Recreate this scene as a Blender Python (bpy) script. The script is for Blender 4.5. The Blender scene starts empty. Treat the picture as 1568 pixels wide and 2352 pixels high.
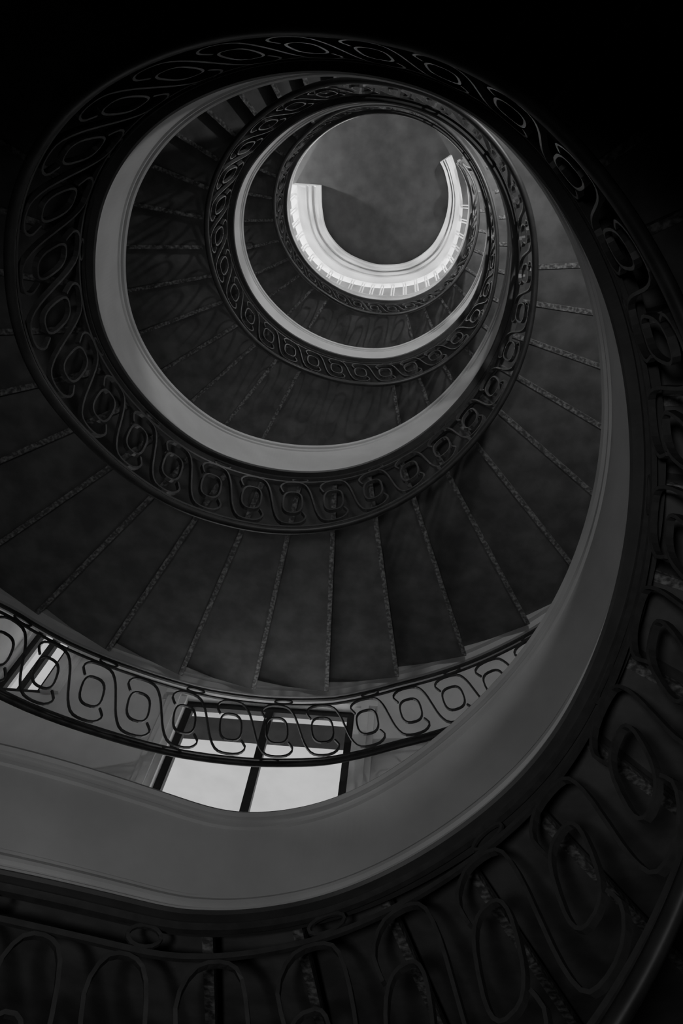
import numpy as np, bpy, math
from mathutils import Matrix, Vector
S=1.6; ZF=10.0           # metres per unit, depth of ground floor below the lens
F=1622.;NX,NY=177.5,-850.2;CX,CY=0.348,0.717
d=np.array([NX,NY,F]);d/=np.linalg.norm(d)
X=np.array([1,0,0.])-d[0]*d;X/=np.linalg.norm(X)
Y=np.cross(d,X)
if Y[1]>0:Y=-Y
def ray(px,py):
    v=np.array([px-784,py-1176,F]);return (v@X)/(v@d),(v@Y)/(v@d)
def at(px,py,z):
    a,b=ray(px,py);return CX+a*z,CY+b*z
ZK=np.array([(-200,1.25),(-95,1.28),(-45,1.79),(0,2.34),(45,2.9),(80,3.2),(150,3.33),(180,3.47),(225,3.77),(270,4.19),(315,4.62),(362,4.95),(428,5.03),(450,5.2),(495,5.6),(540,5.94),(600,6.38),(640,6.43),(675,6.72),(720,7.03),(765,7.34),(810,7.68),(855,8.03),(900,8.37),(955,8.72),(1005,8.77),(1050,9.2),(1115,9.75),(1300,9.8)],float)
tg=np.arange(-200,1301,1.)
zr=np.interp(tg,ZK[:,0],ZK[:,1])
g=np.exp(-0.5*(np.arange(-15,16)/5.)**2);g/=g.sum()
zs=np.convolve(np.pad(zr,15,mode='edge'),g,'valid')
def Z(t):return np.interp(t,tg,zs)
E=[(-420,1640),(-200,1655),(0,1700),(200,1760),(370,1818),(480,1850),(600,1868),(700,1868),(780,1843),(950,1740),(1100,1610),(1200,1500),(1270,1400),(1330,1270),(1370,1130),(1390,1000),(1390,880),(1375,740),(1340,600),(1290,490),(1210,370),(1110,270),(1000,210),(880,178),(750,165),(640,180),(530,215),(440,265),(370,330),(310,430),(285,560),(285,660),(310,760),(370,860),(440,930),(560,1000),(640,1020),(740,1027),(820,1018),(920,980),(1000,925),(1090,820),(1140,720),(1165,620),(1170,520),(1150,430),(1100,340),(1030,280),(950,245),(840,235),(720,270),(640,330),(580,400),(555,490),(560,570),(590,650),(650,720),(720,770),(800,797),(860,803),(920,795),(1000,755),(1080,670),(1115,580),(1120,490),(1100,400),(1050,325),(980,278),(900,257),(830,262),(760,292),(710,335),(675,395),(664,450),(668,520),(700,590),(750,640),(820,672),(880,680),(950,675),(1010,645),(1050,590),(1072,520),(1078,450),(1060,380),(1040,350)]
T=[(1568,720),(1450,490),(1350,360),(1200,220),(1000,115),(850,80),(690,68),(430,100),(280,160),(130,270),(40,430),(20,600),(35,750),(90,880),(200,1010),(330,1120),(480,1190),(620,1220),(740,1218),(870,1180),(980,1115),(1100,1000),(1170,890),(1215,760),(1228,640),(1222,520),(1195,420),(1130,320),(1040,240),(930,200),(830,185),(750,190),(640,235),(560,300),(500,390),(474,480),(480,590),(510,680),(570,770),(650,830),(740,865),(850,882),(950,870),(1040,820),(1110,740),(1138,620),(1138,520),(1120,440),(1060,330),(990,270),(880,240),(790,250),(700,310),(650,370),(628,460),(635,530),(670,600),(740,670),(830,715),(900,722),(980,700),(1050,640),(1090,560),(1098,480),(1085,410),(1040,358)]
H=1.10;HU=0.47;HT=0.33
def solve(P,h,t0):
    out=[];t=math.radians(t0)
    for px,py in P:
        for k in range(60):
            x,y=at(px,py,Z(math.degrees(t))-h)
            a=math.atan2(y,x);a+=2*math.pi*round((t-a)/(2*math.pi))
            t+=0.4*(a-t)
        out.append((math.degrees(t),math.hypot(x,y)))
    return np.array(out)
def rfun(P,h,t0,sg=6.5):
    o=solve(P,h,t0)
    keep=[0]
    for i in range(1,len(o)):
        if o[i,0]>o[keep[-1],0]+.5:keep.append(i)
    o=o[keep]
    r=np.interp(tg,o[:,0],o[:,1])
    g=np.exp(-0.5*(np.arange(-30,31)/sg)**2);g/=g.sum()
    r=np.convolve(np.pad(r,30,mode='edge'),g,'valid')
    return r,o
rE,oE=rfun(E,0,-140)
rT,oT=rfun(T,H,0)
w=np.clip((tg-oT[0,0])/30,0,1)
rT=rE*(1-w)+rT*w
def RE(t):return np.interp(t,tg,rE)
def RT(t):return np.interp(t,tg,rT)
O=[(0,1350),(60,1380),(180,1450),(330,1510),(480,1555),(620,1575),(770,1575),(915,1540),(1050,1500),(1180,1440),(1260,1390)]
oO=solve(O,HT,230)
ro=np.interp(tg,oO[:,0],oO[:,1])
def RO(t):return np.interp(t,tg,ro)
def W(r,t,z):
    a=math.radians(t);return (r*math.cos(a)*S,r*math.sin(a)*S,(ZF-z)*S)
def KU(t):
    if t<-95:return float(np.interp(t,[-130,-95],[.74,.66]))
    u=min(max((t+95)/60.,0),1);u=u*u*(3-2*u);return .66+.34*u   # stringer is shallower along the top landing
def Pin(t,h,dr=0.):
    k=min(max(h/H,0),1);r=RE(t)*(1-k)+RT(t)*k+dr
    return W(r,t,Z(t)-h)
# ---------- materials
def mat(name,c1,c2,scale=6.,rough=.7,metal=0.,bump=.1,detail=6.,thr=(.35,.65)):
    m=bpy.data.materials.new(name);m.use_nodes=True;nt=m.node_tree;b=nt.nodes["Principled BSDF"]
    tc=nt.nodes.new("ShaderNodeTexCoord");n=nt.nodes.new("ShaderNodeTexNoise");n.inputs["Scale"].default_value=scale;n.inputs["Detail"].default_value=detail
    r=nt.nodes.new("ShaderNodeValToRGB");r.color_ramp.elements[0].color=(c1,c1,c1,1);r.color_ramp.elements[1].color=(c2,c2,c2,1)
    r.color_ramp.elements[0].position=thr[0];r.color_ramp.elements[1].position=thr[1]
    nt.links.new(tc.outputs["Object"],n.inputs["Vector"]);nt.links.new(n.outputs["Fac"],r.inputs["Fac"]);nt.links.new(r.outputs[0],b.inputs["Base Color"])
    b.inputs["Roughness"].default_value=rough;b.inputs["Metallic"].default_value=metal
    bp=nt.nodes.new("ShaderNodeBump");bp.inputs["Strength"].default_value=bump;bp.inputs["Distance"].default_value=.01
    nt.links.new(n.outputs["Fac"],bp.inputs["Height"]);nt.links.new(bp.outputs[0],b.inputs["Normal"])
    return m
M_plaster=mat("plaster_stringer",.52,.60,3,.6,bump=.04)
M_tread=mat("dark_stone_tread",.145,.225,5,.65,bump=.15)
M_nose=mat("worn_nosing",.15,.52,34,.5,bump=.5,thr=(.42,.70))
M_cap=mat("dark_capping",.08,.10,8,.5)
M_iron=mat("wrought_iron",.085,.11,20,.45,.2)
M_rail=mat("handrail_wood",.04,.06,9,.45)
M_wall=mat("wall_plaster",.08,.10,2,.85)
M_wall2=mat("window_wall_plaster",.70,.78,2,.85)
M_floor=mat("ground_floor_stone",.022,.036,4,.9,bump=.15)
M_white=mat("white_marble",.82,.88,3,.4,bump=.02)
M_frame=mat("window_frame_dark",.012,.02,10,.5)
M_roof=mat("slate_roof",.01,.02,4,.95)
M_stone=mat("window_reveal",.75,.82,4,.6)
M_out=mat("courtyard_paving",.5,.6,1,.9)
# ---------- mesh helpers
class MB:
    def __init__(s):s.v=[];s.f=[]
    def loft(s,rings,closed=True,cap=True):
        n=len(rings[0]);b=len(s.v)
        for r in rings:s.v.extend(r)
        for i in range(len(rings)-1):
            for j in range(n if closed else n-1):
                k=(j+1)%n;s.f.append((b+i*n+j,b+i*n+k,b+(i+1)*n+k,b+(i+1)*n+j))
        if cap and closed:
            s.f.append(tuple(b+j for j in range(n))[::-1]);e=b+(len(rings)-1)*n;s.f.append(tuple(e+j for j in range(n)))
    def tube(s,pts,rad,sides=5,loop=False,flat=1.):
        P=np.array(pts,float);n=len(P);rings=[]
        for i in range(n):
            if loop:tv=P[(i+1)%n]-P[i-1]
            else:tv=P[min(i+1,n-1)]-P[max(i-1,0)]
            L=np.linalg.norm(tv);tv=tv/(L if L>1e-9 else 1)
            rr=np.array([P[i][0],P[i][1],0.]);rr/=np.linalg.norm(rr)+1e-9
            a=np.cross(tv,rr);a/=np.linalg.norm(a)+1e-9;b2=np.cross(a,tv)
            rings.append([tuple(P[i]+rad*(math.cos(2*math.pi*k/sides+.785)*a+flat*math.sin(2*math.pi*k/sides+.785)*b2)) for k in range(sides)])
        if loop:rings.append(rings[0])
        s.loft(rings,True,not loop)
    def box(s,a,b):
        x0,y0,z0=a;x1,y1,z1=b
        s.loft([[(x0,y0,z0),(x1,y0,z0),(x1,y1,z0),(x0,y1,z0)],[(x0,y0,z1),(x1,y0,z1),(x1,y1,z1),(x0,y1,z1)]])
    def obj(s,name,m,parent=None,smooth=False):
        me=bpy.data.meshes.new(name);me.from_pydata([tuple(map(float,v)) for v in s.v],[],s.f);me.update()
        import bmesh
        bm=bmesh.new();bm.from_mesh(me);bmesh.ops.recalc_face_normals(bm,faces=bm.faces);bm.to_mesh(me);bm.free()
        if smooth:
            for p in me.polygons:p.use_smooth=True
        o=bpy.data.objects.new(name,me);me.materials.append(m);bpy.context.collection.objects.link(o)
        if parent:o.parent=parent
        return o
def empty(n):
    o=bpy.data.objects.new(n,None);bpy.context.collection.objects.link(o);return o
def crv(P,n):
    P=np.array(P,float);t=np.linspace(0,len(P)-1,n);out=[]
    for x in t:
        i=min(int(x),len(P)-2);u=x-i;p0=P[max(i-1,0)];p1=P[i];p2=P[i+1];p3=P[min(i+2,len(P)-1)]
        out.append(.5*((2*p1)+(-p0+p2)*u+(2*p0-5*p1+4*p2-p3)*u*u+(-p0+3*p1-3*p2+p3)*u**3))
    return out
stair=empty("spiral_staircase")
TS,TE=-150.,1112.
prof=[(-.012,0),(-.018,.012),(-.012,.026),(0,.03),(0,.05),(-.008,.056),(-.008,.07),(0,.076),(0,.365),(-.008,.37),(-.008,.382),(-.018,.39),(-.024,.402),(-.024,.414),(-.016,.422),(-.016,.434),(-.032,.442),(-.032,.455),(.02,.455),(.02,.0)]
mb=MB();mb.loft([[Pin(t,h*KU(t),dr) for dr,h in prof] for t in np.arange(TS,TE+.1,1.)])
mb.obj("inner_stringer",M_plaster,stair)
pc=[(-.038,.455),(-.044,.463),(-.038,.472),(.05,.472),(.05,.2),(.021,.2),(.021,.455)]
mb=MB();mb.loft([[Pin(t,h*KU(t),dr) for dr,h in pc] for t in np.arange(TS,TE+.1,1.)])
mb.obj("stringer_capping",M_cap,stair)
flights=[(-95,80,16),(150,362,20),(428,600,17),(640,955,29),(1005,1112,10)]
edges=[TS]
for a,b,n in flights:
    edges+=list(np.linspace(a,b,n+1))
edges=sorted(set(np.round(edges,3)))
mt=MB();mn=MB();ms=MB()
TH=.028
for a,b in zip(edges[:-1],edges[1:]):
    zt=float(Z((a+b)/2))-HT*KU(a)
    n=max(2,int((b-a)/4)+1);ts=np.linspace(a,b,n)
    rg=[]
    for i,t in enumerate(ts):
        t2=t+(1.0 if i==n-1 else 0)
        ri=RE(t)+.04;rO=RO(t)
        rg.append([W(ri,t2,zt),W(rO,t2,zt),W(rO,t2,zt+TH),W(ri,t2,zt+TH)])
    mt.loft(rg)
    rg=[]
    for t in ts:
        ri=RE(t)+.04;rO=RO(t);zb=max(Z(t)-.06,zt+TH+.02)
        rg.append([W(ri,t,zt+TH),W(rO,t,zt+TH),W(rO,t,zb),W(ri,t,zb)])
    ms.loft(rg)
    rg=[]
    for r in np.linspace(RE(b)+.06,RO(b)-.01,6):
        wv=math.degrees(.028/r);e=b+1.05
        rg.append([W(r,e-wv,zt-.005),W(r,e,zt-.005),W(r,e,zt+.012),W(r,e-wv,zt+.012)])
    mn.loft(rg)
mt.obj("treads",M_tread,stair);ms.obj("risers_and_soffit",M_tread,stair);mn.obj("nosings",M_nose,stair)
mo=MB()
pr=[(0,-.03),(0,.34),(.03,.34),(.05,.37),(.12,.37),(.12,.30),(.10,.28),(.10,.02),(.12,0),(.12,-.03)]
mo.loft([[W(RO(t)+dr,t,Z(t)-h) for dr,h in pr] for t in np.arange(TS,TE+.1,2)])
mo.obj("outer_stringer",M_stone,stair)
# ---------- balustrades: running chain of overlapping S-links, each passing under one loop and over the next
SC=crv([(-.26,.33),(-.36,.22),(-.24,.135),(.02,.12),(.24,.16),(.39,.30),(.50,.50),(.61,.70),(.76,.84),(.98,.88),(1.24,.865),(1.36,.78),(1.26,.68)],30)
def balustrade(name,pos,t0,t1,du,rstr,fl):
    root=empty(name);n=int(round((t1-t0)/du));du=(t1-t0)/n
    mi=MB();mr=MB()
    tt=np.arange(t0,t1+.1,1.5)
    mr.tube([pos(t,.985) for t in tt],.021*S,8,flat=.8)
    for v,rr in ((.925,.009),(.10,.009),(.015,.012)):mi.tube([pos(t,v) for t in tt],rr*S,4)
    for i in range(n):
        a=t0+(i+.5)*du
        if 0<i<n-2:mi.tube([pos(a+(u+.25*(v-.5))*du,v) for u,v in SC],rstr*S,4,flat=fl)
        pts=[]
        for k in range(22):
            an=2*math.pi*k/22;ca,sa=math.cos(an),math.sin(an)
            v=.505+.19*math.copysign(abs(sa)**.72,sa)
            pts.append(pos(a+du*(.235*math.copysign(abs(ca)**.72,ca)+.40*(v-.505)),v))
        mi.tube(pts,rstr*S,4,True,flat=fl)
        if i%2==0:
            for v0 in (.057,.955):
                mi.tube([pos(a+du*(.20*math.cos(2*math.pi*k/14)),v0+.030*math.sin(2*math.pi*k/14)) for k in range(14)],rstr*.9*S,4,True)
    mi.obj("ironwork",M_iron,root);mr.obj("handrail",M_rail,root,True)
    return root
bal=balustrade("wrought_iron_balustrade",lambda t,v:Pin(t,HU*KU(t)+v*(H-HU*KU(t))),TS-6,TE,12,.0066,2.0)
balustrade("wrought_iron_balustrade",lambda t,v:W(RO(t)+.07,t,Z(t)-.38-v*.60),TS,TE,6.2,.0080,1.3)
mv=MB();c=Pin(TE,H);pts=[]
for k in range(30):
    a=math.radians(TE)+math.pi+k*.3;rr=.14*S*(1-k/34)
    pts.append((c[0]+.14*S*math.cos(math.radians(TE))+rr*math.cos(a),c[1]+.14*S*math.sin(math.radians(TE))+rr*math.sin(a),c[2]-.003*k))
mv.tube(pts,.024*S,8);mv.obj("handrail_volute",M_rail,bal,True)
# ---------- white curb under last flight
Wi=[(738,425),(740,480),(752,530),(790,575),(840,600),(885,608),(940,600),(990,565),(1020,510),(1030,450),(1022,400),(1010,372)]
Wo=[(680,425),(686,500),(712,570),(765,622),(830,646),(888,652),(955,642),(1010,610),(1043,550),(1056,470),(1045,400),(1032,360)]
plinth=empty("curved_marble_plinth");mb=MB()
A=[np.array(at(px,py,9.98)) for px,py in Wi];B=[np.array(at(px,py,9.60)) for px,py in Wo]
A=crv(A,60);B=crv(B,60)
rg=[]
for a,b in zip(A,B):
    pr=[(0,9.99),(0,9.88),(.05,9.86),(.09,9.86),(.10,9.79),(.16,9.75),(.24,9.76),(.30,9.84),(.36,9.84),(.40,9.70),(.46,9.66),(.52,9.70),(.56,9.70),(.60,9.62),(.92,9.60),(.95,9.56),(1.0,9.56),(1.25,9.56),(1.25,9.99)]
    rg.append([((a[0]+(b[0]-a[0])*k)*S,(a[1]+(b[1]-a[1])*k)*S,(ZF-z)*S) for k,z in pr])
mb.loft(rg);mb.obj("moulded_curb",M_white,plinth)
mp=MB()
for i in range(2,58,2):
    b=B[i];tq=math.degrees(math.atan2(b[1],b[0]));tq+=360*round((1000-tq)/360)
    if tq>1090:continue
    r0=math.hypot(*b)+.03
    zt=Z(tq)
    if zt>9.5:continue
    for o in (-.9,.9):
        P=[]
        for z,rr in ((9.56,r0),(zt+.005,RE(tq)+.05)):
            P.append([W(rr-.015,tq+o-.35,z),W(rr+.015,tq+o-.35,z),W(rr+.015,tq+o+.35,z),W(rr-.015,tq+o+.35,z)])
        mp.loft(P)
mp.obj("balusters",M_white,plinth)
# ---------- room shell
RW=3.4
def zz(z):return (ZF-z)*S
yw=-RW*S;tw=50
mb=MB();mb.loft([[W(RW,t,-1.5),W(RW+.2,t,-1.5),W(RW+.2,t,ZF),W(RW,t,ZF)] for t in np.linspace(270+tw-360,270-tw,60)]);mb.obj("wall_curved",M_wall)
xe=RW*math.sin(math.radians(tw));yc=-RW*math.cos(math.radians(tw))
mb=MB()
for sx in (-1,1):
    e=xe+(.5 if sx<0 else 0)
    mb.loft([[(sx*xe*S,yc*S,zz(z)),(sx*e*S,yw,zz(z)),(sx*(e+.15)*S,yw,zz(z)),(sx*(xe+.15)*S,yc*S,zz(z))] for z in (-1.5,ZF)])
mb.obj("wall_bay_sides",M_wall2)
cols=[(-3.05,-2.62),(-1.36,.04)]
winsets=[[(4.3,6.4),(8.0,9.6)],[(2.2,4.35),(5.2,7.2),(8.0,9.6)]]
xs=[-3.3]+[q for c in cols for q in c]+[xe+.15]
mb=MB()
def fb(xa,xb,za,zb):mb.box((xa*S,yw-.3,zz(zb)),(xb*S,yw,zz(za)))
for i in range(0,len(xs),2):fb(xs[i],xs[i+1],-1.5,ZF)
for c,wins in zip(cols,winsets):
    pz=-1.5
    for a,b in wins:
        fb(c[0],c[1],pz,a);pz=b
    fb(c[0],c[1],pz,ZF)
mb.obj("wall_window",M_wall2)
k=0
for (wx0,wx1),wins in zip(cols,winsets):
  for i,(a,b) in enumerate(wins):
    k+=1
    root=empty("window_%d"%k);mb=MB()
    xm=(wx0+wx1)/2
    for x,wd in ((wx0+.03,.03),(xm,.032),(wx1-.03,.03)):
        mb.box(((x-wd)*S,yw-.12,zz(b)),((x+wd)*S,yw-.04,zz(a)))
    for z in (a+.03,b-.03):
        mb.box((wx0*S,yw-.119,zz(z+.03)),(wx1*S,yw-.041,zz(z-.03)))
    mb.obj("frame",M_frame,root)
    mb=MB()
    for x in (wx0-.08,wx1+.08):
        mb.box(((x-.08)*S,yw+.002,zz(b)),((x+.08)*S,yw+.06,zz(a)))
        mb.box(((x-.03)*S,yw+.06,zz(b)),((x+.03)*S,yw+.10,zz(a)))
    mb.box(((wx0-.18)*S,yw+.002,zz(b+.06)),((wx1+.18)*S,yw+.1,zz(b)))
    mb.obj("casing",M_stone,root)
mb=MB();n=64;v=[(4.2*S*math.cos(2*math.pi*k/n),3.6*S*math.sin(2*math.pi*k/n)) for k in range(n)]
mb.loft([[(x,y,0) for x,y in v],[(x,y,-.2) for x,y in v]]);mb.obj("floor",M_floor)
mb=MB();mb.box((-6.8,-6.5,zz(-1.5)),(6.8,6.5,zz(-1.5)+.2));mb.obj("ceiling",M_wall)
mb=MB();mb.box((-30,-40,-.4),(30,-6,-.22));mb.obj("courtyard_ground",M_out)
mb=MB();mb.box((-3.5,yw-1.15,-.22),(3,yw-.32,zz(4.6)));mb.obj("annex_roof",M_roof)
# ---------- lights
def light(n,ty,loc,e,size=.2,rot=None,**k):
    l=bpy.data.lights.new(n,ty);l.energy=e
    if ty=='AREA':l.size=size
    elif ty!='SUN':l.shadow_soft_size=size
    for a,b in k.items():setattr(l,a,b)
    o=bpy.data.objects.new(n,l);o.location=loc
    if rot is not None:
        o.rotation_euler=(Vector(rot)-Vector(loc)).to_track_quat('-Z','Y').to_euler()
    bpy.context.collection.objects.link(o);return o
light("well_fill_spot","SPOT",(.1*S,1.05*S,zz(-.25)),76,.15,(-.1*S,-1.4*S,zz(2.7)),spot_size=math.radians(78),spot_blend=.6)  # added fill spot just above the camera, no fixture; lifts the upper stringer band
for z,e in ((3.45,90),(5.7,165),(8.1,260)):
    light("storey_fill","POINT",W(1.75,48,z),e,.06)  # added unseen fill beneath the flights, brightens the stringer bands across the well
for t in (200,245,290,335):
    light("ground_floor_lamp","POINT",W(1.9,t,9.3),500,.06)
light("ground_floor_lamp","POINT",W(1.9,165,9.3),330,.06)
w=bpy.data.worlds.new("sky");bpy.context.scene.world=w;w.use_nodes=True
bg=w.node_tree.nodes["Background"];bg.inputs[0].default_value=(.8,.8,.8,1);bg.inputs[1].default_value=1.7
# ---------- camera
cd=bpy.data.cameras.new("camera");cam=bpy.data.objects.new("camera",cd);bpy.context.collection.objects.link(cam)
cd.sensor_width=36;cd.lens=F/2352*36;cd.clip_start=.02
R=Matrix(((X[0],-X[1],-X[2]),(Y[0],-Y[1],-Y[2]),(-d[0],d[1],d[2])))
M=R.to_4x4();M.translation=Vector((CX*S,CY*S,ZF*S));cam.matrix_world=M
bpy.context.scene.camera=cam
